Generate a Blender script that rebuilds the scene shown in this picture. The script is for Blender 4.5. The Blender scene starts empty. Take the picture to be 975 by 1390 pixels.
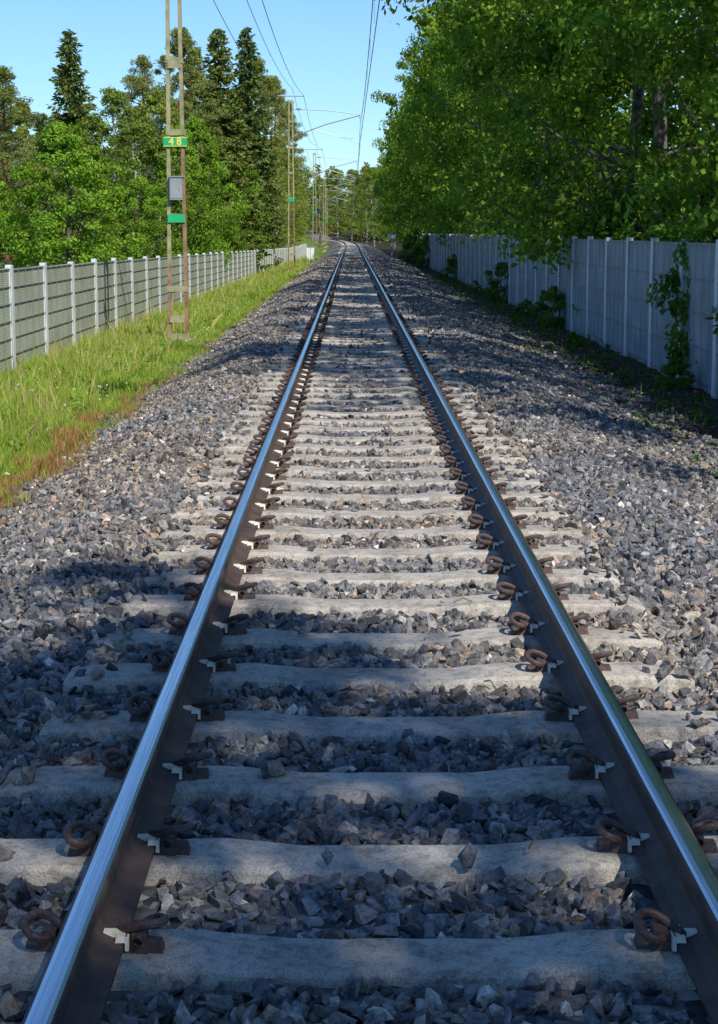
import bpy, math, random
import numpy as np
from mathutils import Vector
R = np.random.default_rng(7)
random.seed(7)
scene = bpy.context.scene
COL = scene.collection

# ------------------------------------------------------------ helpers
def cxf(y):
    y = np.asarray(y, float)
    return -(np.maximum(0, y-200.0)**2)/8000.0

def nz(x, y, s=1.0, k=0.0):
    x = np.asarray(x, float)*s; y = np.asarray(y, float)*s
    return (np.sin(x*1.7+y*0.9+k)+np.sin(-x*1.1+y*2.3+1.3*k+1)+np.sin(x*3.1+y*1.9+2.1+k)*0.6
            + np.sin(x*5.3-y*4.1+k*2)*0.4+np.sin(x*2.2-y*6.7+k)*0.35)/3.35

def zg(x, y):
    x = np.asarray(x, float)-cxf(y)
    y = np.asarray(y, float)
    z = np.interp(x, [-400, -60, -12, -5.0, -3.3, -2.75, -1.65, -1.35, 1.35, 1.75, 3.3, 4.2, 6, 12, 60, 400],
                     [3.0, 0.3, -0.75, -0.55, -0.48, -0.45, -0.03, -0.055, -0.055, -0.03, -0.42, -0.50, -0.55, -0.4, 0.5, 3.0])
    drop = np.clip((y-30)*0.004, 0, 0.55)
    z = z - np.where(x < -2.6, drop*np.clip((-x-2.6)/2.0, 0, 1), 0)
    amp = np.clip((np.abs(x)-1.4)/1.0, 0, 1)
    z = z + amp*0.05*nz(x, y, 1.3) + amp*0.02*nz(x, y, 4.0, 2.0)
    z = z + np.clip((y-450)/300, 0, 1)*8
    return z

def mk(name, parts, mats, smooth=False, parent=None, link=True):
    vs, loops, ls, mi, cs = [], [], [], [], []
    off = 0; lo = 0
    for p in parts:
        V, F, C, m = p
        V = np.asarray(V, np.float32).reshape(-1, 3); F = np.asarray(F, np.int64)
        if len(V) == 0 or len(F) == 0: continue
        vs.append(V)
        if C is None: C = np.ones((len(V), 3))*0.5
        C = np.asarray(C, np.float32)
        if C.ndim == 1: C = np.tile(C, (len(V), 1))
        cs.append(C)
        k = F.shape[1]
        loops.append((F+off).ravel())
        ls.append(lo+np.arange(len(F))*k); lo += len(F)*k
        mi.append(np.full(len(F), m))
        off += len(V)
    V = np.concatenate(vs); L = np.concatenate(loops); S = np.concatenate(ls); M = np.concatenate(mi); C = np.concatenate(cs)
    me = bpy.data.meshes.new(name)
    me.vertices.add(len(V)); me.vertices.foreach_set('co', V.ravel())
    me.loops.add(len(L)); me.loops.foreach_set('vertex_index', L.astype(np.int32))
    me.polygons.add(len(S)); me.polygons.foreach_set('loop_start', S.astype(np.int32))
    for m in mats: me.materials.append(m)
    me.polygons.foreach_set('material_index', M.astype(np.int32))
    me.polygons.foreach_set('use_smooth', np.full(len(S), smooth))
    me.update(calc_edges=True)
    a = me.attributes.new('Col', 'FLOAT_COLOR', 'POINT')
    a.data.foreach_set('color', np.concatenate([C, np.ones((len(C), 1), np.float32)], 1).astype(np.float32).ravel())
    if not link: return me
    ob = bpy.data.objects.new(name, me); COL.objects.link(ob)
    if parent: ob.parent = parent
    return ob

def inst(name, me, loc, rz=0, sc=1.0):
    ob = bpy.data.objects.new(name, me); COL.objects.link(ob)
    ob.location = loc; ob.rotation_euler = (0, 0, rz)
    ob.scale = sc if hasattr(sc, '__len__') else (sc, sc, sc)
    return ob

def empty(name, loc=(0, 0, 0)):
    e = bpy.data.objects.new(name, None); COL.objects.link(e); e.location = loc; return e

def box(c, s, rz=0.0, col=None, mi=0):
    c = np.array(c, float); s = np.array(s, float)/2
    v = np.array([[-1,-1,-1],[1,-1,-1],[1,1,-1],[-1,1,-1],[-1,-1,1],[1,-1,1],[1,1,1],[-1,1,1]])*s
    if rz:
        ca, sa = math.cos(rz), math.sin(rz)
        v = np.stack([v[:,0]*ca-v[:,1]*sa, v[:,0]*sa+v[:,1]*ca, v[:,2]], 1)
    F = np.array([[0,3,2,1],[4,5,6,7],[0,1,5,4],[1,2,6,5],[2,3,7,6],[3,0,4,7]])
    return (v+c, F, col, mi)

def tube(P, rad, sides=8, col=None, mi=0, cap=True):
    P = np.asarray(P, float); n = len(P)
    rad = np.full(n, rad) if np.isscalar(rad) else np.asarray(rad, float)
    T = np.gradient(P, axis=0); T /= np.linalg.norm(T, axis=1)[:, None]+1e-9
    up = np.array([0, 0, 1.0]) if abs(T[0][2]) < 0.9 else np.array([1.0, 0, 0])
    A = np.cross(T[0], up); A /= np.linalg.norm(A)
    rings = []
    for i in range(n):
        A = A - T[i]*np.dot(A, T[i]); A /= np.linalg.norm(A)+1e-9
        B = np.cross(T[i], A)
        th = np.arange(sides)/sides*2*math.pi
        rings.append(P[i]+rad[i]*(np.cos(th)[:, None]*A+np.sin(th)[:, None]*B))
    V = np.concatenate(rings)
    i = np.arange(n-1)[:, None]*sides; j = np.arange(sides)[None]; j2 = (j+1) % sides
    F = np.stack([i+j, i+j2, i+sides+j2, i+sides+j], -1).reshape(-1, 4)
    return (V, F, col, mi)

def xform(part, sc, rz, loc):
    V, F, C, m = part
    ca, sa = math.cos(rz), math.sin(rz)
    V = np.asarray(V)*sc
    V = np.stack([V[:,0]*ca-V[:,1]*sa, V[:,0]*sa+V[:,1]*ca, V[:,2]], 1)+np.array(loc)
    return (V, F, C, m)

def catmull(P, per=5):
    P = np.asarray(P, float); Q = np.concatenate([[2*P[0]-P[1]], P, [2*P[-1]-P[-2]]])
    out = []
    for i in range(1, len(Q)-2):
        for t in np.linspace(0, 1, per, endpoint=False):
            a, b, c, d = Q[i-1], Q[i], Q[i+1], Q[i+2]
            out.append(0.5*((2*b)+(-a+c)*t+(2*a-5*b+4*c-d)*t*t+(-a+3*b-3*c+d)*t**3))
    out.append(P[-1]); return np.array(out)

# ------------------------------------------------------------ materials
def newmat(name):
    m = bpy.data.materials.new(name); m.use_nodes = True
    nt = m.node_tree; b = nt.nodes['Principled BSDF']; return m, nt, b
def N(nt, t, **kw):
    n = nt.nodes.new(t)
    for k, v in kw.items():
        if k in n.inputs: n.inputs[k].default_value = v
        else: setattr(n, k, v)
    return n
def ramp(nt, fac, stops):
    r = nt.nodes.new('ShaderNodeValToRGB')
    els = r.color_ramp.elements
    while len(els) < len(stops): els.new(0.5)
    for e, (p, c) in zip(els, stops):
        e.position = p; e.color = (*c, 1)
    nt.links.new(fac, r.inputs[0]); return r
def mixc(nt, a, b, fac, mode='MIX'):
    m = nt.nodes.new('ShaderNodeMix'); m.data_type = 'RGBA'; m.blend_type = mode
    for sock, v in ((m.inputs[6], a), (m.inputs[7], b)):
        if isinstance(v, tuple): sock.default_value = (*v, 1)
        else: nt.links.new(v, sock)
    if isinstance(fac, (int, float)): m.inputs[0].default_value = fac
    else: nt.links.new(fac, m.inputs[0])
    return m.outputs[2]
def pos(nt):
    return nt.nodes.new('ShaderNodeNewGeometry').outputs['Position']
def noise(nt, scale, detail=5, rough=0.6, vec=None):
    n = N(nt, 'ShaderNodeTexNoise', Scale=scale, Detail=detail, Roughness=rough)
    nt.links.new(vec if vec is not None else pos(nt), n.inputs['Vector']); return n.outputs['Fac']
def bump(nt, b, h, strength, dist):
    n = N(nt, 'ShaderNodeBump', Strength=strength, Distance=dist)
    nt.links.new(h, n.inputs['Height']); nt.links.new(n.outputs[0], b.inputs['Normal']); return n

def m_attr(name, rough=0.8, var=0.5, scale=60, bstr=0.4, bdist=0.004, spec=0.3):
    m, nt, b = newmat(name)
    a = N(nt, 'ShaderNodeAttribute', attribute_name='Col')
    nf = noise(nt, scale, 2)
    r = ramp(nt, nf, [(0.3, (1-var,)*3), (0.7, (1+var,)*3)])
    c = mixc(nt, a.outputs['Color'], r.outputs[0], 1.0, 'MULTIPLY')
    nt.links.new(c, b.inputs['Base Color']); b.inputs['Roughness'].default_value = rough
    b.inputs['Specular IOR Level'].default_value = spec
    if bstr > 0: bump(nt, b, nf, bstr, bdist)
    return m
M_stone = m_attr('ballast_stone', 0.75, 0.42, 65, 0.7, 0.009, 0.2)
m, nt, b = newmat('ballast_stone_far'); M_stonefar = m
a = N(nt, 'ShaderNodeAttribute', attribute_name='Col'); nt.links.new(a.outputs['Color'], b.inputs['Base Color'])
b.inputs['Roughness'].default_value = 0.85; b.inputs['Specular IOR Level'].default_value = 0.15

def m_leaf(name, trans=0.35, tint=(1.25, 1.35, 0.5)):
    m, nt, b = newmat(name)
    nt.nodes.remove(b)
    a = N(nt, 'ShaderNodeAttribute', attribute_name='Col')
    oi = nt.nodes.new('ShaderNodeObjectInfo')
    r = ramp(nt, oi.outputs['Random'], [(0, (0.85, 0.9, 0.9)), (0.5, (1, 1, 1)), (1, (1.2, 1.1, 0.95))])
    c = mixc(nt, a.outputs['Color'], r.outputs[0], 1.0, 'MULTIPLY')
    df = nt.nodes.new('ShaderNodeBsdfDiffuse'); nt.links.new(c, df.inputs['Color'])
    t = nt.nodes.new('ShaderNodeBsdfTranslucent')
    c2 = mixc(nt, c, tint, 1.0, 'MULTIPLY'); nt.links.new(c2, t.inputs['Color'])
    mx = nt.nodes.new('ShaderNodeMixShader'); mx.inputs[0].default_value = trans
    nt.links.new(df.outputs[0], mx.inputs[1]); nt.links.new(t.outputs[0], mx.inputs[2])
    nt.links.new(mx.outputs[0], nt.nodes['Material Output'].inputs['Surface'])
    return m
M_leaf = m_leaf('leaf', 0.32)
M_needle = m_leaf('needle', 0.2)
M_grass = m_leaf('grass_blade', 0.4)

def m_bark(name, c1, c2, sc):
    m, nt, b = newmat(name)
    nf = noise(nt, sc, 3)
    r = ramp(nt, nf, [(0.35, c1), (0.65, c2)])
    nt.links.new(r.outputs[0], b.inputs['Base Color']); b.inputs['Roughness'].default_value = 0.9
    bump(nt, b, nf, 0.5, 0.03); return m
M_bark = m_bark('bark', (0.05, 0.04, 0.03), (0.16, 0.14, 0.11), 6)
M_birch = m_bark('birch_bark', (0.06, 0.055, 0.05), (0.5, 0.48, 0.44), 4)
M_pinebark = m_bark('pine_bark', (0.12, 0.06, 0.03), (0.28, 0.14, 0.07), 5)

# concrete
m, nt, b = newmat('sleeper_concrete'); M_conc = m
n1 = noise(nt, 3.0, 4); n2 = noise(nt, 150, 2); n3 = noise(nt, 24, 4, 0.7)
r1 = ramp(nt, n1, [(0.3, (0.34, 0.305, 0.26)), (0.5, (0.48, 0.435, 0.375)), (0.72, (0.58, 0.53, 0.46))])
r3 = ramp(nt, n3, [(0.36, (0.55, 0.52, 0.49)), (0.52, (1, 1, 1))])
c = mixc(nt, r1.outputs[0], r3.outputs[0], 0.75, 'MULTIPLY')
r2 = ramp(nt, n2, [(0.38, (0.6, 0.6, 0.6)), (0.56, (1.1, 1.1, 1.1))])
c = mixc(nt, c, r2.outputs[0], 0.65, 'MULTIPLY')
nt.links.new(c, b.inputs['Base Color']); b.inputs['Roughness'].default_value = 0.9
add = N(nt, 'ShaderNodeMath', operation='ADD'); nt.links.new(n2, add.inputs[0]); nt.links.new(n3, add.inputs[1])
bump(nt, b, add.outputs[0], 0.7, 0.007)

# rail sides
m, nt, b = newmat('rail_rust'); M_rust = m
n1 = noise(nt, 8, 6); r1 = ramp(nt, n1, [(0.3, (0.04, 0.030, 0.028)), (0.7, (0.13, 0.080, 0.060))])
nt.links.new(r1.outputs[0], b.inputs['Base Color']); b.inputs['Roughness'].default_value = 0.65
bump(nt, b, noise(nt, 120, 3), 0.3, 0.002)
# rail head
m, nt, b = newmat('rail_steel'); M_steel = m
tc = pos(nt); mp = N(nt, 'ShaderNodeMapping'); mp.inputs['Scale'].default_value = (60, 0.6, 1)
nt.links.new(tc, mp.inputs[0])
n1 = noise(nt, 3, 4, 0.6, mp.outputs[0])
r1 = ramp(nt, n1, [(0.3, (0.55, 0.60, 0.65)), (0.7, (0.80, 0.85, 0.90))])
nt.links.new(r1.outputs[0], b.inputs['Base Color']); b.inputs['Metallic'].default_value = 1
r2 = ramp(nt, n1, [(0.3, (0.34,)*3), (0.7, (0.2,)*3)]); nt.links.new(r2.outputs[0], b.inputs['Roughness'])
# clip
m, nt, b = newmat('clip_iron'); M_clip = m
n1 = noise(nt, 90, 4); r1 = ramp(nt, n1, [(0.3, (0.045, 0.032, 0.030)), (0.55, (0.10, 0.064, 0.055)), (0.75, (0.17, 0.10, 0.080))])
nt.links.new(r1.outputs[0], b.inputs['Base Color']); b.inputs['Roughness'].default_value = 0.6
bump(nt, b, n1, 0.4, 0.003)
def m_plain(name, c, rough=0.5, metal=0.0, var=0.25, sc=6, bs=0.1):
    m, nt, b = newmat(name)
    n1 = noise(nt, sc, 5, 0.65)
    lo = tuple(x*(1-var) for x in c); hi = tuple(min(1, x*(1+var*0.6)) for x in c)
    r1 = ramp(nt, n1, [(0.3, lo), (0.7, hi)])
    nt.links.new(r1.outputs[0], b.inputs['Base Color']); b.inputs['Roughness'].default_value = rough
    b.inputs['Metallic'].default_value = metal
    bump(nt, b, n1, bs, 0.01); return m
M_cream = m_plain('insulator_nylon', (0.85, 0.81, 0.68), 0.5, 0, 0.2, 40)
M_post = m_plain('galvanised_post', (0.70, 0.72, 0.74), 0.45, 0.0, 0.2, 3)
M_mast = m_plain('mast_paint', (0.36, 0.34, 0.19), 0.65, 0, 0.45, 5)
M_mastrust = m_plain('mast_rust', (0.30, 0.18, 0.10), 0.8, 0, 0.45, 7)
M_green = m_plain('sign_green', (0.02, 0.42, 0.16), 0.5, 0, 0.1, 3)
M_yellow = m_plain('sign_yellow', (0.75, 0.72, 0.12), 0.5, 0, 0.05, 3)
M_greybox = m_plain('grey_box', (0.30, 0.32, 0.34), 0.5, 0, 0.15, 3)
M_white = m_plain('white_paint', (0.78, 0.78, 0.76), 0.5, 0, 0.1, 3)
M_wire = m_plain('copper_wire', (0.10, 0.12, 0.13), 0.5, 0.3, 0.1, 3)
M_cable = m_plain('steel_tube', (0.45, 0.47, 0.48), 0.45, 0.5, 0.1, 3)
M_ins = m_plain('insulator_brown', (0.18, 0.08, 0.05), 0.3, 0, 0.1, 3)

def m_panel(name, ca, cb):
    m, nt, b = newmat(name)
    p = pos(nt)
    w = N(nt, 'ShaderNodeTexWave', Scale=9.0, Distortion=0.6, Detail=2.0); w.bands_direction = 'Z'
    nt.links.new(p, w.inputs[0])
    w2 = N(nt, 'ShaderNodeTexWave', Scale=9.0, Distortion=0.4, Detail=2.0); w2.bands_direction = 'Y'
    nt.links.new(p, w2.inputs[0])
    mm = N(nt, 'ShaderNodeMath', operation='MULTIPLY'); nt.links.new(w.outputs['Fac'], mm.inputs[0]); nt.links.new(w2.outputs['Fac'], mm.inputs[1])
    n1 = noise(nt, 1.3, 6)
    r1 = ramp(nt, n1, [(0.3, ca), (0.7, cb)])
    r2 = ramp(nt, mm.outputs[0], [(0.0, (0.75,)*3), (0.7, (1.1,)*3)])
    c = mixc(nt, r1.outputs[0], r2.outputs[0], 0.8, 'MULTIPLY')
    nt.links.new(c, b.inputs['Base Color']); b.inputs['Roughness'].default_value = 0.8
    bump(nt, b, mm.outputs[0], 0.4, 0.01)
    return m
M_panL = m_panel('fence_mat_left', (0.34, 0.36, 0.26), (0.52, 0.54, 0.42))
M_panR = m_panel('fence_mat_right', (0.24, 0.27, 0.28), (0.42, 0.45, 0.46))

# ground material : Col.r ballast, Col.g soil, remainder grass
m, nt, b = newmat('ground_surface'); M_ground = m
a = N(nt, 'ShaderNodeAttribute', attribute_name='Col')
sep = nt.nodes.new('ShaderNodeSeparateColor'); nt.links.new(a.outputs['Color'], sep.inputs[0])
vor = N(nt, 'ShaderNodeTexVoronoi', Scale=17.0); nt.links.new(pos(nt), vor.inputs['Vector'])
vs_ = nt.nodes.new('ShaderNodeSeparateColor'); nt.links.new(vor.outputs['Color'], vs_.inputs[0])
rb = ramp(nt, vs_.outputs[0], [(0.0, (0.05, 0.05, 0.053)), (0.4, (0.14, 0.137, 0.14)), (0.75, (0.26, 0.24, 0.215)), (1.0, (0.40, 0.37, 0.335))])
gn = noise(nt, 5, 6, 0.7); rg = ramp(nt, gn, [(0.3, (0.07, 0.12, 0.02)), (0.55, (0.16, 0.26, 0.045)), (0.8, (0.28, 0.34, 0.09))])
sn = noise(nt, 14, 6, 0.75); rs = ramp(nt, sn, [(0.3, (0.02, 0.017, 0.014)), (0.6, (0.06, 0.05, 0.038)), (0.8, (0.14, 0.11, 0.08))])
c = mixc(nt, rg.outputs[0], rs.outputs[0], sep.outputs[1])
c = mixc(nt, c, rb.outputs[0], sep.outputs[0])
nt.links.new(c, b.inputs['Base Color']); b.inputs['Roughness'].default_value = 0.95; b.inputs['Specular IOR Level'].default_value = 0.1
iv = N(nt, 'ShaderNodeMath', operation='SUBTRACT'); iv.inputs[0].default_value = 1; nt.links.new(vor.outputs['Distance'], iv.inputs[1])
bump(nt, b, iv.outputs[0], 0.8, 0.04)

# ------------------------------------------------------------ ground
xs = np.concatenate([[-700, -400, -250, -150, -90, -60, -40, -28, -20, -15, -12, -10], np.arange(-9, 9.01, 0.15),
                     [10, 12, 15, 20, 28, 40, 60, 90, 150, 250, 400, 700]])
ys = np.concatenate([[-300, -120, -60, -30, -15, -8, -4], np.arange(-2, 40, 0.3), np.arange(40, 120, 1.0), np.arange(120, 400, 5.0), np.arange(400, 800, 25.0), [900, 1200, 1800, 2600]])
X, Y = np.meshgrid(xs, ys)
Xw = X+cxf(np.minimum(Y, 800))
Z = zg(Xw, np.minimum(Y, 800))
bw = np.clip(((X+2.85+0.22*nz(X, Y, 1.5))/0.2), 0, 1)*np.clip((3.6+0.35*nz(X, Y, 1.1, 4)-X)/0.4, 0, 1)
sw = np.clip((X-2.5)/0.5, 0, 1)*np.clip((40-X)/5, 0, 1)*0.95
sw = np.maximum(sw, np.clip((-9-X)/4, 0, 1)*0.4)
sw = np.maximum(sw, 0.8*np.clip(1-np.abs(X+2.75)/0.25, 0, 1))
C = np.stack([bw, sw, 0*bw], -1).reshape(-1, 3)
ny, nx = X.shape
i = np.arange(ny-1)[:, None]*nx; j = np.arange(nx-1)[None]
F = np.stack([i+j, i+j+1, i+nx+j+1, i+nx+j], -1).reshape(-1, 4)
mk('ground', [(np.stack([Xw, Y, Z], -1).reshape(-1, 3), F, C, 0)], [M_ground], smooth=True)

# ------------------------------------------------------------ track
track = empty('railway_track')
RX = 0.7525
SL0 = 4.53-0.65*12
sly = SL0+0.65*np.arange(0, 640)
def sleepers():
    parts = []
    for y0 in sly:
        near = y0 < 30
        if near: sx = np.linspace(-1.25, 1.25, 70)
        elif y0 < 120: sx = np.array([-1.25, -0.5, -0.3, 0.3, 0.5, 1.25])
        else: sx = np.array([-1.25, 1.25])
        ax = np.abs(sx)
        zt = np.interp(ax, [0.28, 0.5, 1.25], [-0.02, 0.0, 0.0])
        tw = np.interp(ax, [0.28, 0.5, 1.25], [0.106, 0.116, 0.116])
        endc = np.clip((ax-1.21)/0.04, 0, 1) if near else 0*ax
        zt = zt-endc*0.02
        n = len(sx)
        pr = []
        j1 = R.normal(0, 0.002, n) if near else 0*sx
        j2 = R.normal(0, 0.002, n) if near else 0*sx
        chip = (R.random(n) < 0.06)*R.random(n)*0.014 if near else 0*sx
        chip2 = (R.random(n) < 0.06)*R.random(n)*0.014 if near else 0*sx
        for (yy, zz) in [(-tw-0.05, -0.2), (-tw+j1+chip, zt-0.014), (-tw+0.012+j1+chip, zt), (tw-0.012-j2-chip2, zt), (tw-j2-chip2, zt-0.014), (tw+0.05, -0.2)]:
            pr.append(np.stack([sx, yy+0*sx, zz+0*sx], 1))
        V = np.stack(pr, 1).reshape(-1, 3)
        rot = R.normal(0, 0.004); V[:, 1] += V[:, 0]*rot
        V[:, 1] += y0; V[:, 0] += cxf(y0)+R.normal(0, 0.01)
        V[:, 2] += R.normal(0, 0.003)
        k = 6
        a = np.arange(n-1)[:, None]*k; bb = np.arange(k-1)[None]
        F = np.stack([a+bb, a+k+bb, a+k+bb+1, a+bb+1], -1).reshape(-1, 4)
        parts.append((V, F, None, 0))
        parts.append((V, np.array([[0, 1, 2, 3, 4, 5], [n*6-1, n*6-2, n*6-3, n*6-4, n*6-5, n*6-6]]), None, 0))
    return mk('sleepers', parts, [M_conc], parent=track)
sleepers()

half = [(0.075, 0.0), (0.075, 0.011), (0.045, 0.018), (0.016, 0.032), (0.009, 0.05), (0.0085, 0.115), (0.016, 0.126), (0.0325, 0.134), (0.034, 0.138), (0.0335, 0.158), (0.0295, 0.166), (0.0215, 0.1695), (0.010, 0.171)]
prof = [(x, z) for x, z in half]+[(-x, z) for x, z in reversed(half)]
prof = np.array(prof); K = len(prof)
ry = np.concatenate([np.arange(-6, 60, 1.0), np.arange(60, 420, 5.0)])
for rx, nm in ((-RX, 'rail_a'), (RX, 'rail_b')):
    n = len(ry)
    V = np.zeros((n, K, 3)); V[..., 0] = prof[None, :, 0]+rx+cxf(ry)[:, None]; V[..., 1] = ry[:, None]; V[..., 2] = prof[None, :, 1]+0.01
    V = V.reshape(-1, 3)
    a = np.arange(n-1)[:, None]*K
    jj = np.arange(K)
    j2 = (jj+1) % K
    def pol(t):
        za, zb_ = prof[t][1], prof[j2[t]][1]; xm = (prof[t][0]+prof[j2[t]][0])/2
        if za > 0.168 and zb_ > 0.168: return True
        if za > 0.165 and zb_ > 0.165 and xm*rx < 0: return True
        return False
    top = np.array([t for t in range(K) if pol(t)])
    oth = np.array([t for t in range(K) if t not in top])
    FT = np.stack([a+top, a+j2[top], a+K+j2[top], a+K+top], -1).reshape(-1, 4)
    FO = np.stack([a+oth, a+j2[oth], a+K+j2[oth], a+K+oth], -1).reshape(-1, 4)
    mk(nm, [(V, FO, None, 0), (V.copy(), FT, None, 1)], [M_rust, M_steel], parent=track, smooth=False)

# clips
cp = np.array([(0.036, -0.062, 0.034), (0.036, -0.02, 0.034), (0.036, 0.04, 0.034), (0.05, 0.074, 0.040), (0.075, 0.078, 0.050), (0.094, 0.045, 0.060),
      (0.090, -0.003, 0.067), (0.066, -0.030, 0.070), (0.034, -0.026, 0.061), (0.006, -0.004, 0.046), (-0.014, 0.018, 0.037)])
cp[:, 1] *= 0.82
clipN = tube(catmull(cp, 4), 0.0112, 8, None, 0)
clipF = tube(cp[2:10:2], 0.011, 4, None, 0)
def wedge(c, s, taper, mi):
    V, F, C, m_ = box(c, s, 0, None, mi)
    c = np.array(c); t = V[:, 2] > c[2]
    V[t] = np.stack([c[0]+(V[t, 0]-c[0])*taper, c[1]+(V[t, 1]-c[1])*taper, V[t, 2]], 1)
    return (V, F, C, m_)
capend = box((-0.014, 0.018, 0.037), (0.018, 0.013, 0.013), 0.6, None, 0)
shoulder = wedge((0.036, 0.0, 0.018), (0.046, 0.07, 0.054), 0.72, 0)
shoulder2 = wedge((0.060, 0.0, 0.006), (0.075, 0.05, 0.03), 0.8, 0)
insA = wedge((-0.006, 0.004, 0.030), (0.030, 0.085, 0.014), 0.85, 1)
insB = wedge((-0.036, 0.004, 0.032), (0.044, 0.026, 0.014), 0.8, 1)
insC = wedge((0.008, 0.004, 0.020), (0.010, 0.09, 0.034), 0.9, 1)
parts = []
for y0 in sly:
    if y0 > 160: break
    base = [clipN, shoulder, shoulder2, insA, insB, insC, capend] if y0 < 45 else [clipF, shoulder]
    for rx in (-RX, RX):
        for sd in (-1, 1):
            dy = R.normal(0, 0.006); rr = R.normal(0, 0.08); tl = R.normal(0, 0.05)
            flip = sd
            for (V, F, C, mi) in base:
                V = V.copy()
                if mi == 0:
                    V[:, 1] += V[:, 0]*rr; V[:, 2] += V[:, 1]*tl
                x = rx+sd*(0.075+V[:, 0])
                yv = y0+dy+flip*V[:, 1]
                parts.append((np.stack([x, yv, V[:, 2]+0.003], 1), F, None, mi))
mk('rail_clips', parts, [M_clip, M_cream], parent=track, smooth=False)

# ------------------------------------------------------------ ballast stones
import bmesh
def stone_proto():
    bm = bmesh.new()
    n = random.randint(8, 13)
    s = (random.uniform(0.8, 1.25), random.uniform(0.6, 0.95), random.uniform(0.42, 0.75))
    for _ in range(n):
        v = np.array([random.gauss(0, 1) for _ in range(3)]); v /= np.linalg.norm(v)
        m = 0.62/max(abs(v)); v = v*(0.6+0.4*m)*random.uniform(0.8, 1.05)
        bm.verts.new((v[0]*s[0], v[1]*s[1], v[2]*s[2]))
    bmesh.ops.convex_hull(bm, input=bm.verts)
    bmesh.ops.delete(bm, geom=[v for v in bm.verts if not v.link_faces], context='VERTS')
    bmesh.ops.triangulate(bm, faces=bm.faces)
    bm.verts.index_update()
    V = np.array([v.co[:] for v in bm.verts]); F = np.array([[v.index for v in f.verts] for f in bm.faces]); bm.free()
    return V, F
protos = [stone_proto() for _ in range(28)]
pal = np.array([(0.155, 0.157, 0.165), (0.103, 0.105, 0.115), (0.19, 0.193, 0.20), (0.24, 0.24, 0.24), (0.33, 0.315, 0.295), (0.27, 0.225, 0.18), (0.50, 0.47, 0.43), (0.32, 0.245, 0.21), (0.06, 0.062, 0.067)])
palw = np.array([0.24, 0.21, 0.19, 0.11, 0.05, 0.075, 0.022, 0.035, 0.07])
def stones(P, size, mi=0):
    n = len(P)
    q = R.normal(size=(n, 4)); q /= np.linalg.norm(q, axis=1)[:, None]
    w, x, y, z = q.T
    Rm = np.stack([1-2*(y*y+z*z), 2*(x*y-z*w), 2*(x*z+y*w), 2*(x*y+z*w), 1-2*(x*x+z*z), 2*(y*z-x*w), 2*(x*z-y*w), 2*(y*z+x*w), 1-2*(x*x+y*y)], -1).reshape(n, 3, 3)
    ci = R.choice(len(pal), n, p=palw/palw.sum())
    warm = np.clip(0.2+0.9*nz(P[:, 0], P[:, 1], 0.8, 1.0)+0.45*np.clip((P[:, 1]-7)/5, 0, 1)*(P[:, 0] < 1.3), 0, 1)[:, None]  # patchy warm tone, plus sunlit warmth painted into stones further along, left and centre
    col = pal[ci]*R.uniform(0.75, 1.25, (n, 1))
    col = col*(1-warm)+col*np.array([1.32, 1.16, 0.98])*warm
    pid = R.integers(0, len(protos), n)
    out = []
    for k, (V, F) in enumerate(protos):
        s = np.where(pid == k)[0]
        if len(s) == 0: continue
        W = np.einsum('nij,vj->nvi', Rm[s], V)*size[s][:, None, None]+P[s][:, None, :]
        FF = F[None]+(np.arange(len(s))*len(V))[:, None, None]
        CC = np.repeat(col[s], len(V), 0)
        out.append((W.reshape(-1, 3), FF.reshape(-1, 3), CC, mi))
    return out
def scatter(y0, y1, dens, smin, smax, xl=-3.1, xr=3.9, margin=1.3, mi=0):
    n = int((y1-y0)*(xr-xl)*dens)
    x = R.uniform(xl, xr, n); y = R.uniform(y0, y1, n)
    size = smin+(smax-smin)*R.beta(1.5, 2.2, n)
    keep = np.abs(x) < 0.25*(y+1)+margin
    edgeL = -2.75+0.28*nz(x, y, 1.5); edgeR = 3.35+0.4*nz(x, y, 1.1, 4)
    keep &= (x > edgeL-R.exponential(0.12, n)) & (x < edgeR+R.exponential(0.2, n))
    ph = np.abs((y-SL0+0.325) % 0.65-0.325)
    ins = (np.abs(x) < 1.27) & (ph < 0.118+size*0.32)
    outer = np.abs(x) > 0.98
    allow = np.where(outer, R.random(n) < np.clip((np.abs(x)-0.98)/0.3, 0, 1)**1.5*0.45, R.random(n) < 0.005)
    keep &= (~ins) | allow
    keep &= ~((np.abs(np.abs(x)-RX) < 0.085+size*0.4))
    keep &= ~((np.abs(np.abs(x)-RX) < 0.2) & (ph < 0.15))
    x, y, size = x[keep], y[keep], size[keep]; ph = ph[keep]
    z = zg(x, y)+R.uniform(-0.3, 0.55, len(x))*size
    on = (np.abs(x) < 1.25) & (ph < 0.12)
    z = np.where(on, 0.0+size*0.35, z)
    sh = np.abs(x) < 1.3
    z = np.where(sh & ~on, np.minimum(z+0.009*nz(x, y, 3.0)-0.003, -0.009), z)
    return stones(np.stack([x, y, z], 1), size, mi)
sp = scatter(2.4, 13, 1180, 0.024, 0.061)+scatter(13, 26, 850, 0.026, 0.06)+scatter(26, 60, 380, 0.033, 0.064, mi=1)+scatter(60, 130, 100, 0.05, 0.09, mi=1)
mk('ballast_gravel', sp, [M_stone, M_stonefar])

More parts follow.
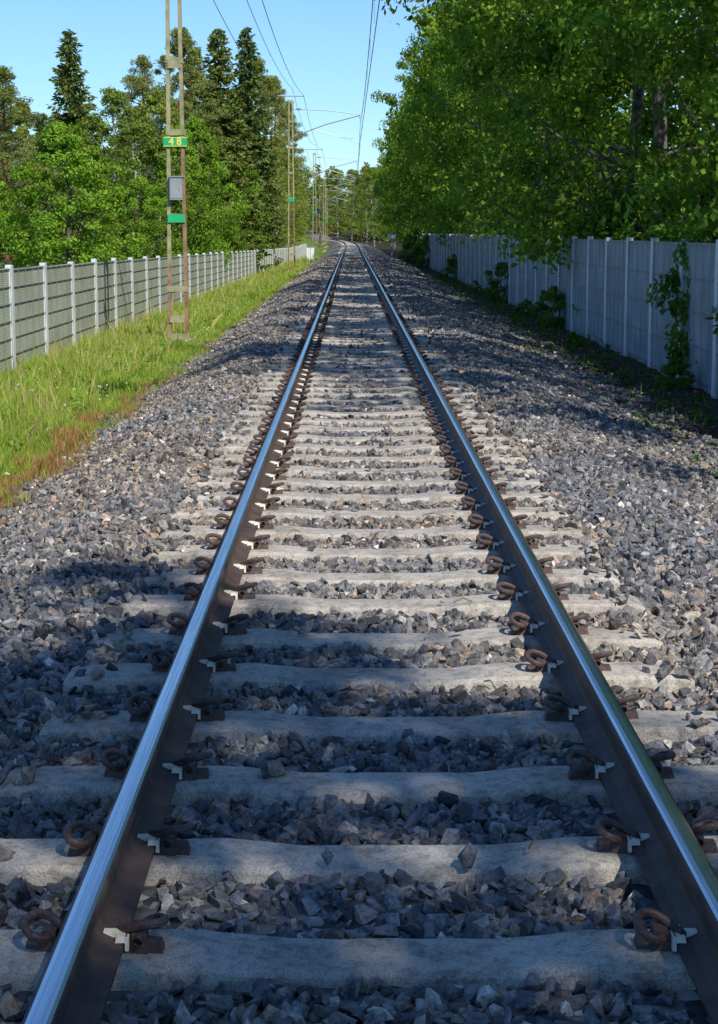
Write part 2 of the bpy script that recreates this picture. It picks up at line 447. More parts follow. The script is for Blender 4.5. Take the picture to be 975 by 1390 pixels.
# ------------------------------------------------------------ leaves / trees
def unit(v): return v/(np.linalg.norm(v, axis=-1, keepdims=True)+1e-9)
def leaves(cen, rad, nper, L, W, col, squash=0.75, upb=0.4, cvar=0.25, lvar=0.25, yel=0.3, mi=1, shell=2.0, rng=R, outw=0.0, ob=0.9):
    n = len(cen); idx = np.repeat(np.arange(n), nper); m = len(idx)
    d = unit(rng.normal(size=(m, 3))); u = rng.random(m)**(1/shell)
    P = cen[idx]+d*(u*rad[idx])[:, None]*np.array([1, 1, squash])
    rd = unit(cen*np.array([1, 1, 0.0])+1e-6)[idx]
    nn = unit(rng.normal(size=(m, 3))*0.75+d*ob+rd*outw+np.array([0, 0, upb]))
    t = unit(np.cross(nn, rng.normal(size=(m, 3)))); bb = np.cross(nn, t)
    s = rng.uniform(0.65, 1.3, m)[:, None]
    t = t*s*L/2; bb = bb*s*W/2
    V = np.stack([P-t, P+bb-t*0.15, P+t, P-bb-t*0.15], 1).reshape(-1, 3)
    F = np.arange(m*4).reshape(-1, 4)
    cc = np.array(col)[None]*(1+cvar*rng.uniform(-1, 1, n))[idx][:, None]*(1+lvar*rng.uniform(-1, 1, m))[:, None]
    yy = (yel*rng.random(n))[idx][:, None]*rng.random(m)[:, None]
    cc = cc*(1+yy*np.array([1.2, 0.5, -0.3]))
    return (V, F, np.repeat(np.clip(cc, 0, 1), 4, 0), mi)

def decid(name, H, CR, base, ncl, nper, L, col, bark, seed, crad=(0.45, 0.95), aspect=0.6, trunk=0.16, lob=1.0):
    rng = np.random.default_rng(seed)
    t = rng.random(ncl)**0.9
    ang = rng.random(ncl)*2*math.pi
    prof_ = np.interp(t, [0, 0.12, 0.35, 0.6, 0.82, 0.95, 1.0], [0.55, 0.85, 1.0, 0.9, 0.62, 0.32, 0.1])
    lobes = 1+lob*(0.22*np.sin(ang*3+t*7+seed)+0.16*np.sin(ang*5-t*11+seed*2)+rng.normal(0, 0.1, ncl))
    rr = CR*prof_*lobes*(0.35+0.65*rng.random(ncl)**0.45)
    z = base*H+(1-base)*H*t
    cen = np.stack([rr*np.cos(ang), rr*np.sin(ang), z], 1)
    rad = rng.uniform(crad[0], crad[1], ncl)*(1-0.35*t)
    parts = [leaves(cen, rad, nper, L, L*aspect, col, rng=rng, outw=0.35, cvar=0.32)]
    zz = np.linspace(0, H*0.93, 10)
    wob = np.cumsum(rng.normal(0, 0.09, (10, 2)), 0); wob[0] = 0
    tp = np.stack([wob[:, 0], wob[:, 1], zz], 1)
    parts.append(tube(tp, trunk*(1-zz/H*0.9)+0.01, 9, None, 0))
    for k in rng.choice(ncl, min(ncl, 46), replace=False):
        c = cen[k]; z0 = max(base*H*0.7, c[2]-rng.uniform(0.6, 2.4)*CR/3)
        tx = np.interp(z0, zz, tp[:, 0]); ty = np.interp(z0, zz, tp[:, 1])
        a = np.array([tx, ty, z0]); md = a*0.45+c*0.55+np.array([0, 0, -0.15*CR/3])+rng.normal(0, 0.08, 3)
        r0 = trunk*0.36*(1-z0/H*0.8)
        parts.append(tube([a, md, c], [r0, r0*0.6, r0*0.2], 5, None, 0))
    return mk(name, parts, [bark, M_leaf], link=False)

def spruce_parts(H, CR, seed, nb=330, dens=1.0, col=(0.135, 0.175, 0.048), lod=1.0, tr=0.14):
    rng = np.random.default_rng(seed)
    zs = H*(0.06+0.93*np.linspace(0, 1, nb)**0.95)
    P, D, ids = [], [], []
    parts = [tube(np.array([[0, 0, 0], [0, 0, H*0.5], [0, 0, H]]), [tr, tr*0.55, 0.015], 7, None, 0)]
    br = []
    for i_, z in enumerate(zs):
        f = 1-z/H
        Lb = CR*(f**0.75)*rng.uniform(0.55, 1.2)+0.08
        a = rng.random()*6.283
        m = max(3, int(Lb*11*dens))
        s = np.linspace(0.08, 1, m)
        dr = -0.30*Lb*(0.35+f)*s**1.2+0.22*Lb*s**3
        p = np.stack([np.cos(a)*Lb*s, np.sin(a)*Lb*s, z+dr+0.05], 1)
        P.append(p); D.append(np.tile([math.cos(a), math.sin(a), 0], (m, 1))); ids.append(np.full(m, i_))
        if Lb > 0.5 and i_ % 3 == 0 and lod >= 1: br.append(tube(p[::max(1, m//4)], 0.012, 4, None, 0))
    P = np.concatenate(P); D = np.concatenate(D); ids = np.concatenate(ids)
    rep = 3
    P = np.repeat(P, rep, 0); D = np.repeat(D, rep, 0); ids = np.repeat(ids, rep); m = len(P)
    side = np.cross(D, [0, 0, 1.0])
    dirn = unit(D*rng.uniform(0.1, 1, (m, 1))+side*rng.uniform(-1.1, 1.1, (m, 1))+np.array([0, 0, -1])*rng.uniform(-0.3, 0.7, (m, 1)))
    wv = unit(np.cross(dirn, rng.normal(size=(m, 3))))
    ln = rng.uniform(0.16, 0.38, (m, 1))/max(lod, 0.4)**0.6*(0.6+0.4*CR/2); wd = ln*0.2
    P = P+rng.normal(0, 0.05, (m, 3))
    V = np.stack([P, P+dirn*ln*0.5+wv*wd, P+dirn*ln, P+dirn*ln*0.5-wv*wd], 1).reshape(-1, 3)
    bc = rng.uniform(0.7, 1.35, nb)[ids][:, None]
    cc = np.array(col)*bc*rng.uniform(0.7, 1.35, (m, 1))
    parts.append((V, np.arange(m*4).reshape(-1, 4), np.repeat(cc, 4, 0), 1))
    return parts+br
def spruce(name, *a, **k): return mk(name, spruce_parts(*a, **k), [M_bark, M_needle], link=False)

def pine(name, H, CR, seed, base=0.22, ncl=170, nper=130, col=(0.19, 0.23, 0.07)):
    rng = np.random.default_rng(seed)
    t = rng.random(ncl)**0.9; ang = rng.random(ncl)*6.283
    rr = CR*np.interp(t, [0, 0.3, 0.7, 1], [0.8, 1, 0.7, 0.08])*rng.uniform(0.25, 1.15, ncl)
    cen = np.stack([rr*np.cos(ang), rr*np.sin(ang), base*H+(1-base)*H*t], 1)
    rad = rng.uniform(0.3, 0.75, ncl)*(1-0.35*t)
    parts = [leaves(cen, rad, nper, 0.22, 0.045, col, squash=0.6, upb=0.2, rng=rng, ob=0.5)]
    parts.append(tube([[0, 0, 0], [0.05, 0.03, H*0.4], [0, 0.06, H*0.7], [0, 0, H]], [0.17, 0.13, 0.08, 0.02], 8, None, 0))
    for k in range(0, ncl, 3):
        c = cen[k]; a = np.array([0.02, 0.03, max(H*base*0.8, c[2]-rr[k]*0.35)])
        parts.append(tube([a, (a+c)/2+rng.normal(0, 0.05, 3), c], [0.04, 0.025, 0.01], 4, None, 0))
    return mk(name, parts, [M_pinebark, M_needle], link=False)

GD = (0.12, 0.215, 0.034); GL = (0.16, 0.265, 0.038)
big = [decid('alder_mesh_%d' % k, 14, 3.7, 0.10, 165, 140, 0.17, GD if k % 2 else GL, M_bark, 20+k, (0.45, 1.05), trunk=0.17) for k in range(3)]
bigc = [decid('alder_high_mesh_%d' % k, 13, 3.4, 0.27, 150, 150, 0.13, GD, M_bark, 40+k, (0.4, 1.0), trunk=0.17) for k in range(2)]
dense = [decid('alder_dense_mesh', 13, 3.4, 0.27, 160, 125, 0.2, GD, M_bark, 47, (0.5, 1.0), trunk=0.17)]
airy = [decid('alder_airy_mesh_%d' % k, 13, 3.6, 0.27, 115, 95, 0.13, GD, M_bark, 50+k, (0.4, 0.9), trunk=0.15) for k in range(2)]
birch = [decid('birch_mesh_%d' % k, 10, 2.5, 0.15, 150, 100, 0.14, (0.19, 0.26, 0.055), M_birch, 60+k, (0.35, 0.7), trunk=0.11) for k in range(2)]
willow = [decid('willow_mesh_%d' % k, 6, 2.2, 0.02, 170, 140, 0.12, (0.17, 0.30, 0.035), M_bark, 70+k, (0.3, 0.65), trunk=0.1, lob=0.6) for k in range(2)]
bush = [decid('bush_mesh_%d' % k, 1.6, 0.8, 0.05, 60, 100, 0.085, (0.10, 0.20, 0.032), M_bark, 80+k, (0.16, 0.34), trunk=0.025) for k in range(3)]
spr = [spruce('spruce_mesh_%d' % k, 14, 2.7, 90+k, 400) for k in range(2)]
pin = [pine('pine_mesh_%d' % k, 13, 2.5, 95+k) for k in range(2)]

def plant(name, me, x, y, h, h0, wide=1.0, dz=-0.05):
    s = h/h0
    inst(name, me, (x, y, float(zg(x, y))+dz), random.uniform(0, 6.28), (s*wide, s*wide, s))

# left side named trees
plant('willow_tree', willow[0], -10.3, 60, 6.3, 6, 1.0)
plant('willow_tree', willow[1], -14.0, 64, 4.6, 6, 1.1)
plant('willow_tree', willow[0], -8.4, 66, 4.6, 6, 0.9)
plant('spruce_tree', spr[0], -18.3, 110, 15.6, 14, 1.0)
plant('pine_tree', pin[0], -15.5, 75, 9.8, 13, 1.25)
plant('pine_tree', pin[1], -17.6, 82, 10.6, 13, 1.2)
plant('birch_tree', birch[0], -11.4, 80, 9.3, 10, 1.0)
plant('birch_tree', birch[1], -13.6, 88, 8.6, 10, 1.1)
plant('pine_tree', pin[0], -12.4, 100, 13.0, 13, 1.0)
plant('birch_tree', birch[1], -8.9, 77, 8.8, 10, 1.0)
plant('pine_tree', pin[1], -8.8, 88, 13.0, 13, 1.0)
plant('spruce_tree', spr[1], -7.6, 96, 14.0, 14, 1.0)
plant('spruce_tree', spr[0], -7.4, 118, 16.8, 14, 0.9)
plant('spruce_tree', spr[1], -10.4, 112, 14.8, 14, 0.9)
plant('pine_tree', pin[0], -7.8, 140, 17.0, 13, 0.95)
plant('pine_tree', pin[1], -7.8, 172, 18.5, 13, 0.85)
plant('pine_tree', pin[0], -8.4, 225, 20.0, 13, 0.8)
plant('birch_tree', birch[0], -9.0, 71, 7.0, 10, 1.3)
plant('ash_tree', willow[1], -7.6, 72, 6.8, 6, 0.85)
plant('ash_tree', willow[0], -7.9, 83, 8.0, 6, 0.8)
plant('ash_tree', willow[0], -7.6, 104, 7.5, 6, 0.8)
plant('willow_shrub', willow[1], -7.2, 92, 4.0, 6, 0.9)
plant('willow_shrub', willow[0], -7.6, 112, 4.5, 6, 0.9)
plant('willow_shrub', willow[1], -7.4, 130, 5, 6, 0.9)
for (x, y, h) in [(-22, 95, 9.5), (-26, 105, 10.5), (-15.0, 118, 11.5), (-10.8, 128, 13.5), (-24, 140, 12), (-16, 150, 14), (-11, 155, 16), (-20, 125, 12), (-28, 120, 11.5), (-12, 138, 13), (-22, 112, 11), (-18, 98, 9.5), (-31, 145, 13)]:
    k = random.random()
    if k < 0.5: plant('birch_tree', random.choice(birch), x, y, h, 10, 0.95)
    elif k < 0.75: plant('spruce_tree', random.choice(spr), x, y, h, 14, 1.1)
    else: plant('pine_tree', random.choice(pin), x, y, h, 13, 1.2)
for (x, y, h) in [(-8.0, 150, 11), (-8.2, 185, 12), (-8.5, 205, 13), (-9.5, 245, 14), (-10, 270, 14), (-12.5, 300, 15), (-15.5, 335, 15)]:
    plant('birch_tree', random.choice(birch), x, y, h, 10, 0.95)

# right wall
yy = 33.0
while yy < 210:
    plant('alder_tree', random.choice(big), random.uniform(6.9, 7.7), yy, random.uniform(15, 18.5), 14, random.uniform(0.84, 0.98))
    yy += random.uniform(5.2, 7.2)+yy*0.02
for (x, y, h) in [(12, 38, 17), (13, 55, 18)]:
    plant('alder_tree', random.choice(big), x, y, h, 14, 1.05)
for (x, y, h) in [(7.0, 12.6, 16.5), (7.4, 19.0, 17), (7.2, 26.0, 16.5)]:
    plant('alder_tree', random.choice(bigc), x, y, h, 13, 0.9)
# trees beside / behind the camera, casting the foreground shade
plant('alder_tree', airy[0], 5.6, -11, 18, 13, 0.95)
plant('alder_tree', dense[0], 4.6, -7.4, 19, 13, 0.9)
plant('alder_tree', airy[1], 6.3, -4.8, 13, 13, 0.95)
for (x, y, h) in [(5.5, 222, 12), (6.0, 240, 13), (3.5, 262, 12), (2.5, 285, 13), (0, 310, 13), (-3, 335, 14), (-7, 362, 14)]:
    plant('birch_tree', random.choice(birch), x, y, h, 10, 1.1)
# shrubs on the right fence
for (x, y, h, wd) in [(5.35, 25.3, 2.5, 0.62), (6.3, 24.0, 3.2, 0.9), (6.7, 27.0, 3.3, 0.9), (6.8, 31, 3.2, 0.9), (6.8, 37, 3.2, 0.9), (6.8, 43, 3.2, 0.9), (4.7, 39.5, 1.0, 1), (4.6, 24.0, 0.5, 1), (4.3, 33, 0.35, 1), (4.6, 45, 0.5, 1), (4.75, 54, 1.3, 0.8), (4.9, 80, 1.2, 1), (4.5, 62, 0.5, 1), (4.8, 108, 2.0, 1), (4.6, 122, 2.4, 1)]:
    plant('wild_shrub', random.choice(bush), x, y, h, 1.6, wd)

# distant forest
dp = []
rg = np.random.default_rng(5)
lod = [spruce_parts(15, 3.0, 200+k, 110, 0.5, (0.14, 0.175, 0.05), lod=0.25) for k in range(3)]
def lodtree(x, y, h):
    p = lod[rg.integers(3)]; a = rg.random()*6.28; g = rg.uniform(0.8, 1.25); rd = 1+0.5*rg.random()
    for q in p:
        q2 = xform(q, h/15, a, (x, y, float(zg(x, y))-0.2))
        if q2[2] is not None: q2 = (q2[0], q2[1], q2[2]*g*np.array([rd, 1, 1]), q2[3])
        dp.append(q2)
for _ in range(320):
    y = rg.uniform(230, 560); x = float(cxf(y))+rg.uniform(-50, 60)
    if abs(x-float(cxf(y))) < 7.5+rg.uniform(0, 1.5): continue
    lodtree(x, y, rg.uniform(11, 17)*(1 if y < 400 else 1.15))
for _ in range(140):
    y = rg.uniform(135, 260); x = rg.uniform(-75, -11)
    lodtree(x, y, rg.uniform(7.5, 11.5)*(0.8+0.3*y/200))
for _ in range(140):
    y = rg.uniform(400, 640); x = rg.uniform(-60, 60)
    if y < 480 and abs(x-float(cxf(y))) < 8: continue
    lodtree(x, y, rg.uniform(16, 21))
mk('distant_forest', dp, [M_bark, M_needle])

# ------------------------------------------------------------ grass
def blades(x, y, h, w, col, lean=0.35):
    n = len(x); z = zg(x, y)
    a = R.random(n)*6.283; la = R.random(n)*6.283; le = np.abs(R.normal(0, lean, n))*h
    P = np.stack([x, y, z-0.01], 1); sd = np.stack([np.cos(a), np.sin(a), 0*a], 1)*w[:, None]/2
    tip = P+np.stack([np.cos(la)*le, np.sin(la)*le, h], 1)
    mid = P*0.5+tip*0.5+np.stack([-np.cos(la)*le*0.18, -np.sin(la)*le*0.18, h*0.08], 1)
    V = np.stack([P-sd, P+sd, mid+sd*0.75, tip, mid-sd*0.75], 1).reshape(-1, 3)
    F = np.arange(n*5).reshape(-1, 5)
    return (V, F, np.repeat(col, 5, 0), 0)
gp = []
for (y0, y1, dens, w0, hs) in [(9, 22, 2100, 0.009, 1.0), (22, 40, 1000, 0.015, 1.05), (40, 80, 300, 0.03, 1.1), (80, 160, 80, 0.055, 1.3)]:
    n = int((y1-y0)*5.2*dens)
    x = R.uniform(-7.6, -2.4, n); y = R.uniform(y0, y1, n)
    edge = -2.78+0.28*nz(x, y, 1.5)
    keep = x < edge+R.exponential(0.06, n)
    keep &= R.random(n) < np.clip((edge-x)/0.35+0.15, 0, 1)
    keep &= R.random(n) < np.where(x < -5.7, 0.5, 1)
    x, y = x[keep], y[keep]; n = len(x)
    cl = nz(x, y, 2.6, 5); cl2 = nz(x, y, 0.9, 9)
    h = hs*R.uniform(0.05, 0.2, n)*(1+0.6*cl)*np.clip(0.55+(edge[keep]-x)*0.6, 0.4, 1.25)
    tall = R.random(n) < 0.03; h = np.where(tall & (x < -3.3), h*2.2, h)
    w = w0*R.uniform(0.6, 1.4, n)
    c = np.array([0.29, 0.41, 0.06])*(1+0.28*cl[:, None])*R.uniform(0.7, 1.3, (n, 1))
    dry = ((R.random(n) < 0.16+0.12*cl2) | tall)[:, None]
    c = np.where(dry, np.array([0.50, 0.46, 0.19])*R.uniform(0.7, 1.2, (n, 1)), c)
    rb_ = np.clip(1-np.abs(y-17)/8, 0, 1)
    red = ((edge[keep]-x < 0.18+0.30*rb_) & (R.random(n) < 0.4+0.35*rb_) & (nz(x, y, 0.7, 3)+rb_*0.8 > 0.1))[:, None]
    c = np.where(red, np.array([0.48, 0.25, 0.14])*R.uniform(0.6, 1.3, (n, 1)), c)
    gp.append(blades(x, y, h, w, np.clip(c, 0, 1)))
n = 5000
x = R.uniform(3.5, 5.0, n); y = R.uniform(12, 90, n); k = nz(x, y, 1.7, 6) > 0.25; x, y = x[k], y[k]; n = len(x)
gp.append(blades(x, y, R.uniform(0.06, 0.22, n), 0.02*np.ones(n), np.array([0.1, 0.18, 0.035])*R.uniform(0.7, 1.3, (n, 1))))
mk('grass', gp, [M_grass])

n = 550
x = R.uniform(-5.3, -3.3, n); y = R.uniform(13, 75, n); k = nz(x, y, 1.3, 8) > -0.1; x, y = x[k], y[k]
cen = np.stack([x, y, zg(x, y)+R.uniform(0.05, 0.16, len(x))], 1)
w1 = leaves(cen, R.uniform(0.07, 0.2, len(x)), 42, 0.065, 0.035, (0.22, 0.36, 0.05), squash=0.8, mi=0, ob=0.3)
n = 260
x = R.uniform(2.9, 4.9, n); y = R.uniform(12, 80, n)
cen = np.stack([x, y, zg(x, y)+0.04], 1)
w2 = leaves(cen, R.uniform(0.04, 0.12, n), 20, 0.06, 0.035, (0.09, 0.18, 0.035), squash=0.6, mi=0)
mk('weeds', [w1, w2], [M_leaf])
n = 420
x = R.uniform(-5.2, -3.1, n); y = R.uniform(12, 50, n); k = nz(x, y, 1.1, 12) > 0.1; x, y = x[k], y[k]
cen = np.stack([x, y, zg(x, y)+R.uniform(0.14, 0.26, len(x))], 1)
mk('wildflowers', [leaves(cen, np.full(len(x), 0.02), 5, 0.028, 0.024, (0.75, 0.75, 0.68), cvar=0.1, lvar=0.1, yel=0.1, mi=0)], [M_grass])
n = 9000
x = R.normal(3.9, 0.6, n); y = R.uniform(9, 75, n); k = (x > 2.3) & (x < 4.95); x, y = x[k], y[k]
cen = np.stack([x, y, zg(x, y)+0.02], 1)
lit = leaves(cen, np.full(len(x), 0.02), 1, 0.055, 0.04, (0.16, 0.10, 0.055), squash=0.3, upb=2.0, lvar=0.6, mi=0)
n = 300
x = R.uniform(-2.4, 2.6, n); y = R.uniform(3, 25, n); k = np.abs(np.abs(x)-RX) > 0.1; x, y = x[k], y[k]
cen = np.stack([x, y, np.maximum(zg(x, y)+0.03, 0.006*(np.abs(x) < 1.25))], 1)
lit2 = leaves(cen, np.full(len(x), 0.004), 1, 0.035, 0.02, (0.22, 0.15, 0.07), squash=0.3, upb=3.0, lvar=0.6, mi=0)
tw = []
for q in range(320):
    if q < 260: x0, y0 = random.uniform(2.4, 4.9), random.uniform(12, 60)
    else: x0, y0 = random.uniform(-2.3, 2.3), random.uniform(3.5, 16)
    if abs(abs(x0)-RX) < 0.25: continue
    a = random.random()*6.28; l = random.uniform(0.08, 0.3)*(1 if q < 260 else 0.5)
    z0 = max(float(zg(x0, y0))+0.035, 0.012 if abs(x0) < 1.3 else -9)
    tw.append(tube([[x0, y0, z0], [x0+math.cos(a)*l/2, y0+math.sin(a)*l/2, z0+0.02], [x0+math.cos(a)*l, y0+math.sin(a)*l, z0]], 0.003, 4, (0.2, 0.15, 0.1), 0))
mk('leaf_litter', [lit, lit2]+tw, [m_attr('litter', 0.9, 0.3, 30, 0)])

# ------------------------------------------------------------ fences
def fence(name, x0, ystart, yend, step, topf, mats, wires, postw, side):
    parts = []
    y = ystart
    while y < yend:
        x = x0+float(cxf(y)); zb = float(zg(x, y))-0.1; zt = topf(y)+random.gauss(0, 0.008)
        parts.append(box((x, y, (zb+zt+0.03)/2), (0.09, postw, zt+0.03-zb), random.gauss(0, 0.02), None, 0))
        parts.append(box((x-side*0.052, y, (zb+zt+0.02)/2), (0.012, postw*1.35, zt+0.02-zb), 0, None, 0))
        y2 = y+step; ym = (y+y2)/2; xm = x0+float(cxf(ym)); zt2 = (topf(y)+topf(y2))/2
        xx2 = x0+float(cxf(y2))
        zb2 = float(zg(xm, ym))-0.05
        ang = math.atan2(-(xx2-x), step)
        parts.append(box((xm, ym, (zb2+zt2-0.03)/2), (0.03, step-postw-0.01, zt2-0.03-zb2), ang, None, 1))
        if y < 90:
            nw = wires
            for k in range(nw):
                zz = zb2+0.16+(zt2-0.05-zb2-0.16)*k/(nw-1)
                parts.append(box((xm-side*0.026, ym, zz), (0.014, step-postw-0.02, 0.012), ang, None, 2))
            nv = int(step/0.5)
            for k in range(1, nv):
                yv = y+step*k/nv
                parts.append(box((xm-side*0.036, yv, (zb2+zt2-0.03)/2), (0.006, 0.006, zt2-0.05-zb2), 0, None, 2))
        y = y2
    return mk(name, parts, mats)
M_wiredark = m_plain('fence_wire', (0.25, 0.26, 0.25), 0.5, 0.3, 0.1, 3)
fence('mesh_panel_fence', -5.55, 26.5-2.93*9, 205, 2.93, lambda y: 1.745-0.56-0.0071*(min(y, 150)-29) , [M_post, M_panL, M_wiredark], 7, 0.13, -1)
fence('noise_barrier_fence', 4.95, 22.9-2.5*9, 150, 2.5, lambda y: 1.62, [M_post, M_panR, M_wiredark], 5, 0.14, 1)

# ------------------------------------------------------------ catenary masts
CZ = 6.55; MZ = 7.95
def mast(name, x, y, far=False):
    e = empty(name, (x, y, float(zg(x, y))))
    H = 9.6
    parts = []
    b0, t0 = 0.205, 0.12
    def hx(z): return b0+(t0-b0)*z/H
    for s in (-1, 1):
        n = 12
        for k in range(n):
            z1, z2 = H*k/n, H*(k+1)/n
            xa, xb = s*hx(z1), s*hx(z2)
            mi = 1 if k < 2 or (s > 0 and k in (2, 3, 4)) else 0
            for (ox, oy, wx, wy) in ((s*0.0, 0, 0.014, 0.11), (-s*0.032, -0.05, 0.065, 0.012), (-s*0.032, 0.05, 0.065, 0.012)):
                V, F, C, _ = box((ox, oy, 0), (wx, wy, 1), 0, None, mi)
                top = V[:, 2] > 0
                V[:, 0] += np.where(top, xb, xa); V[:, 2] = np.where(top, z2, z1)
                parts.append((V, F, C, mi))
    for z in ([0.15, 1.1, 4.2, 5.6, 7.0, 8.4, 9.5]):
        w = hx(z)*2-0.02
        parts.append(box((0, -0.064, z), (w+0.05, 0.012, 0.11), 0, None, 0))
        parts.append(box((0, 0.064, z), (w+0.05, 0.012, 0.11), 0, None, 0))
    parts.append(box((0, 0, -0.05), (0.7, 0.6, 0.3), 0, None, 2))
    mk('lattice_legs', parts, [M_mast, M_mastrust, M_conc], parent=e)
    zb = e.location.z
    if not far:
        z = 3.52-zb
        sp_ = [box((0, -0.085, z), (0.47, 0.012, 0.19), 0, None, 0), box((0, -0.0925, z+0.084), (0.47, 0.004, 0.014), 0, None, 1), box((0, -0.0925, z-0.084), (0.47, 0.004, 0.014), 0, None, 1)]
        mk('number_plate', sp_, [M_green, M_yellow], parent=e)
        cu = bpy.data.curves.new('number', 'FONT'); cu.body = '4 8'; cu.size = 0.2; cu.align_x = 'CENTER'; cu.align_y = 'CENTER'; cu.extrude = 0.002
        cu.offset = 0.006
        to = bpy.data.objects.new('number_text', cu); COL.objects.link(to); to.parent = e; to.location = (0, -0.096, z); to.rotation_euler = (math.pi/2, 0, 0)
        cu.materials.append(M_yellow)
        z = 2.6-zb
        mk('grey_cabinet', [box((0.01, -0.12, z), (0.25, 0.1, 0.44), 0, None, 0), box((0.01, -0.174, z), (0.21, 0.008, 0.38), 0, None, 0), box((0.01, -0.12, z+0.235), (0.29, 0.14, 0.02), 0, None, 0), box((0.08, -0.182, z), (0.02, 0.012, 0.06), 0, None, 0)], [M_greybox], parent=e)
        mk('green_plate', [box((0, -0.08, 2.02-zb), (0.34, 0.012, 0.17), 0, None, 0)], [M_green], parent=e)
        mk('small_plate', [box((0, -0.08, 5.05-zb), (0.26, 0.012, 0.2), 0, None, 0), box((-0.02, -0.08, 0.5), (0.3, 0.01, 0.14), 0, None, 0)], [M_mast], parent=e)
    else:
        mk('green_plate', [box((0, -0.08, 3.52-zb), (0.4, 0.012, 0.19), 0, None, 0)], [M_green], parent=e)
    d = 3.33+0.5
    c = []
    zr = -zb
    c.append(tube([[0.15, 0, 8.5+zr], [d*0.55, 0, 8.4+zr], [d, 0, 8.2+zr]], 0.022, 6, None, 0))
    c.append(tube([[0.15, 0, 7.0+zr], [d*0.5, 0, 7.65+zr], [d, 0, 8.15+zr]], 0.035, 6, None, 0))
    c.append(tube([[d*0.32, 0, 7.4+zr], [d*0.7, 0, 6.98+zr], [d-0.35, 0, 6.9+zr]], 0.022, 6, None, 0))
    c.append(tube([[d-0.9, 0, 6.92+zr], [d-0.4, 0, 6.75+zr], [d, 0, CZ+zr]], 0.012, 5, None, 0))
    c.append(tube([[d, 0, 8.2+zr], [d, 0, MZ+zr]], 0.02, 5, None, 0))
    for zc, xc in ((8.49, 0.32), (7.13, 0.4)):
        for k in range(5):
            V, F, C, mi = tube([[xc+k*0.06-0.012, 0, zc+zr], [xc+k*0.06+0.012, 0, zc+zr+0.004]], 0.065, 8, None, 1)
            c.append((V, F, C, mi))
    c.append(tube([[-0.75, 0, 9.2+zr], [0.75, 0, 9.2+zr]], 0.03, 5, None, 0))
    mk('cantilever_arm', c, [M_cable, M_ins], parent=e)
mys = [-26.3, 33.7, 94, 154, 214, 274, 334, 394]
MX = -3.47
for k, y in enumerate(mys):
    mast('catenary_mast', MX+float(cxf(y))-(0.15 if k == 1 else 0), y, far=(k != 1))

wp = []
def wire(xo, zt, sag, r=0.011, zig=0):
    for k in range(len(mys)-1):
        y1, y2 = mys[k], mys[k+1]; t = np.linspace(0, 1, 13)
        y = y1+(y2-y1)*t
        xa = xo+(zig if k % 2 else -zig); xb = xo+(-zig if k % 2 else zig)
        x = xa+(xb-xa)*t+cxf(y1)*(1-t)+cxf(y2)*t
        z = zt-4*sag*t*(1-t)
        wp.append(tube(np.stack([x, y, z], 1), r, 4, None, 0))
wire(0.42, CZ, 0.02, 0.011, 0.06); wire(0.42, MZ, 0.75, 0.012, 0.02)
wire(MX-0.72, 9.25, 0.9, 0.012); wire(MX+0.72, 9.25, 0.9, 0.012); wire(MX+0.1, 9.6, 0.8, 0.011)
for k in range(len(mys)-1):
    for t in (0.1, 0.24, 0.38, 0.5, 0.62, 0.76, 0.9):
        y = mys[k]+(mys[k+1]-mys[k])*t; x = 0.42+float(cxf(y))
        wp.append(tube([[x, y, CZ], [x, y, MZ-3*t*(1-t)]], 0.004, 4, None, 0))
mk('overhead_wires', wp, [M_wire])

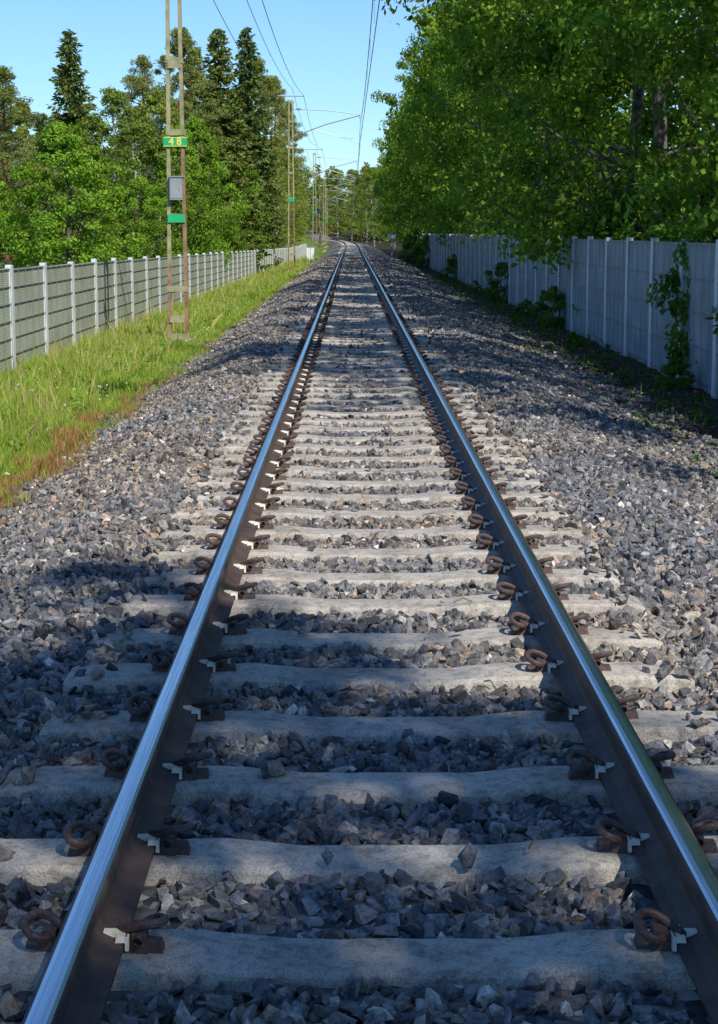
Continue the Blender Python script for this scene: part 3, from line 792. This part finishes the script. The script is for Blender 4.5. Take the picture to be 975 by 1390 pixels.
e = empty('track_marker_sign', (2.75, 118, float(zg(2.75, 118))))
mk('post', [box((0, 0, 0.9), (0.07, 0.07, 1.9), 0, None, 0)], [M_greybox], parent=e)
mk('board', [box((0, -0.05, 1.75), (0.55, 0.02, 0.3), 0, None, 0)], [M_white], parent=e)
e = empty('relay_cabinet', (-3.4, 135, float(zg(-3.4, 135))))
mk('body', [box((0, 0, 0.65), (0.6, 0.5, 1.1), 0, None, 0), box((0, 0, 1.23), (0.7, 0.6, 0.05), 0, None, 1), box((0, 0, 0.05), (0.5, 0.4, 0.25), 0, None, 1), box((0, -0.256, 0.65), (0.03, 0.01, 1.0), 0, None, 1)], [M_white, M_greybox], parent=e)

# ------------------------------------------------------------ light, sky, camera
el = math.radians(46); az = math.atan2(-0.86, 0.51)
sd = Vector((math.cos(az)*math.cos(el), math.sin(az)*math.cos(el), math.sin(el)))
sun = bpy.data.lights.new('sun', 'SUN'); sun.energy = 5.0; sun.angle = math.radians(0.5); sun.color = (1.0, 0.95, 0.86)
so = bpy.data.objects.new('sun', sun); COL.objects.link(so); so.rotation_euler = (-sd).to_track_quat('-Z', 'Y').to_euler()
so.location = (10, -10, 20)
w = bpy.data.worlds.new('World'); scene.world = w; w.use_nodes = True
nt = w.node_tree; bg = nt.nodes['Background']; sky = nt.nodes.new('ShaderNodeTexSky'); sky.sky_type = 'NISHITA'
sky.sun_disc = False; sky.sun_elevation = el; sky.sun_rotation = math.radians(149); sky.air_density = 1.0; sky.dust_density = 0.1; sky.ozone_density = 2.0
mx = nt.nodes.new('ShaderNodeMix'); mx.data_type = 'RGBA'; mx.blend_type = 'MULTIPLY'; mx.inputs[0].default_value = 1
mx.inputs[7].default_value = (0.56, 0.78, 1.02, 1)
nt.links.new(sky.outputs[0], mx.inputs[6]); nt.links.new(mx.outputs[2], bg.inputs[0]); bg.inputs[1].default_value = 0.15

cam = bpy.data.cameras.new('camera'); co = bpy.data.objects.new('camera', cam); COL.objects.link(co)
cam.sensor_fit = 'VERTICAL'; cam.sensor_height = 36; cam.lens = 2250/1390*36; cam.shift_y = -45/1390
cam.clip_end = 4000; cam.clip_start = 0.05
co.location = (-0.12, 0, 1.745)
co.rotation_euler = (math.radians(90)-math.atan(335/2250), 0, -math.atan(10.5/2250))
scene.camera = co
scene.view_settings.view_transform = 'Standard'; scene.view_settings.look = 'None'; scene.view_settings.exposure = 0
print('verts', sum(len(m.vertices) for m in bpy.data.meshes))
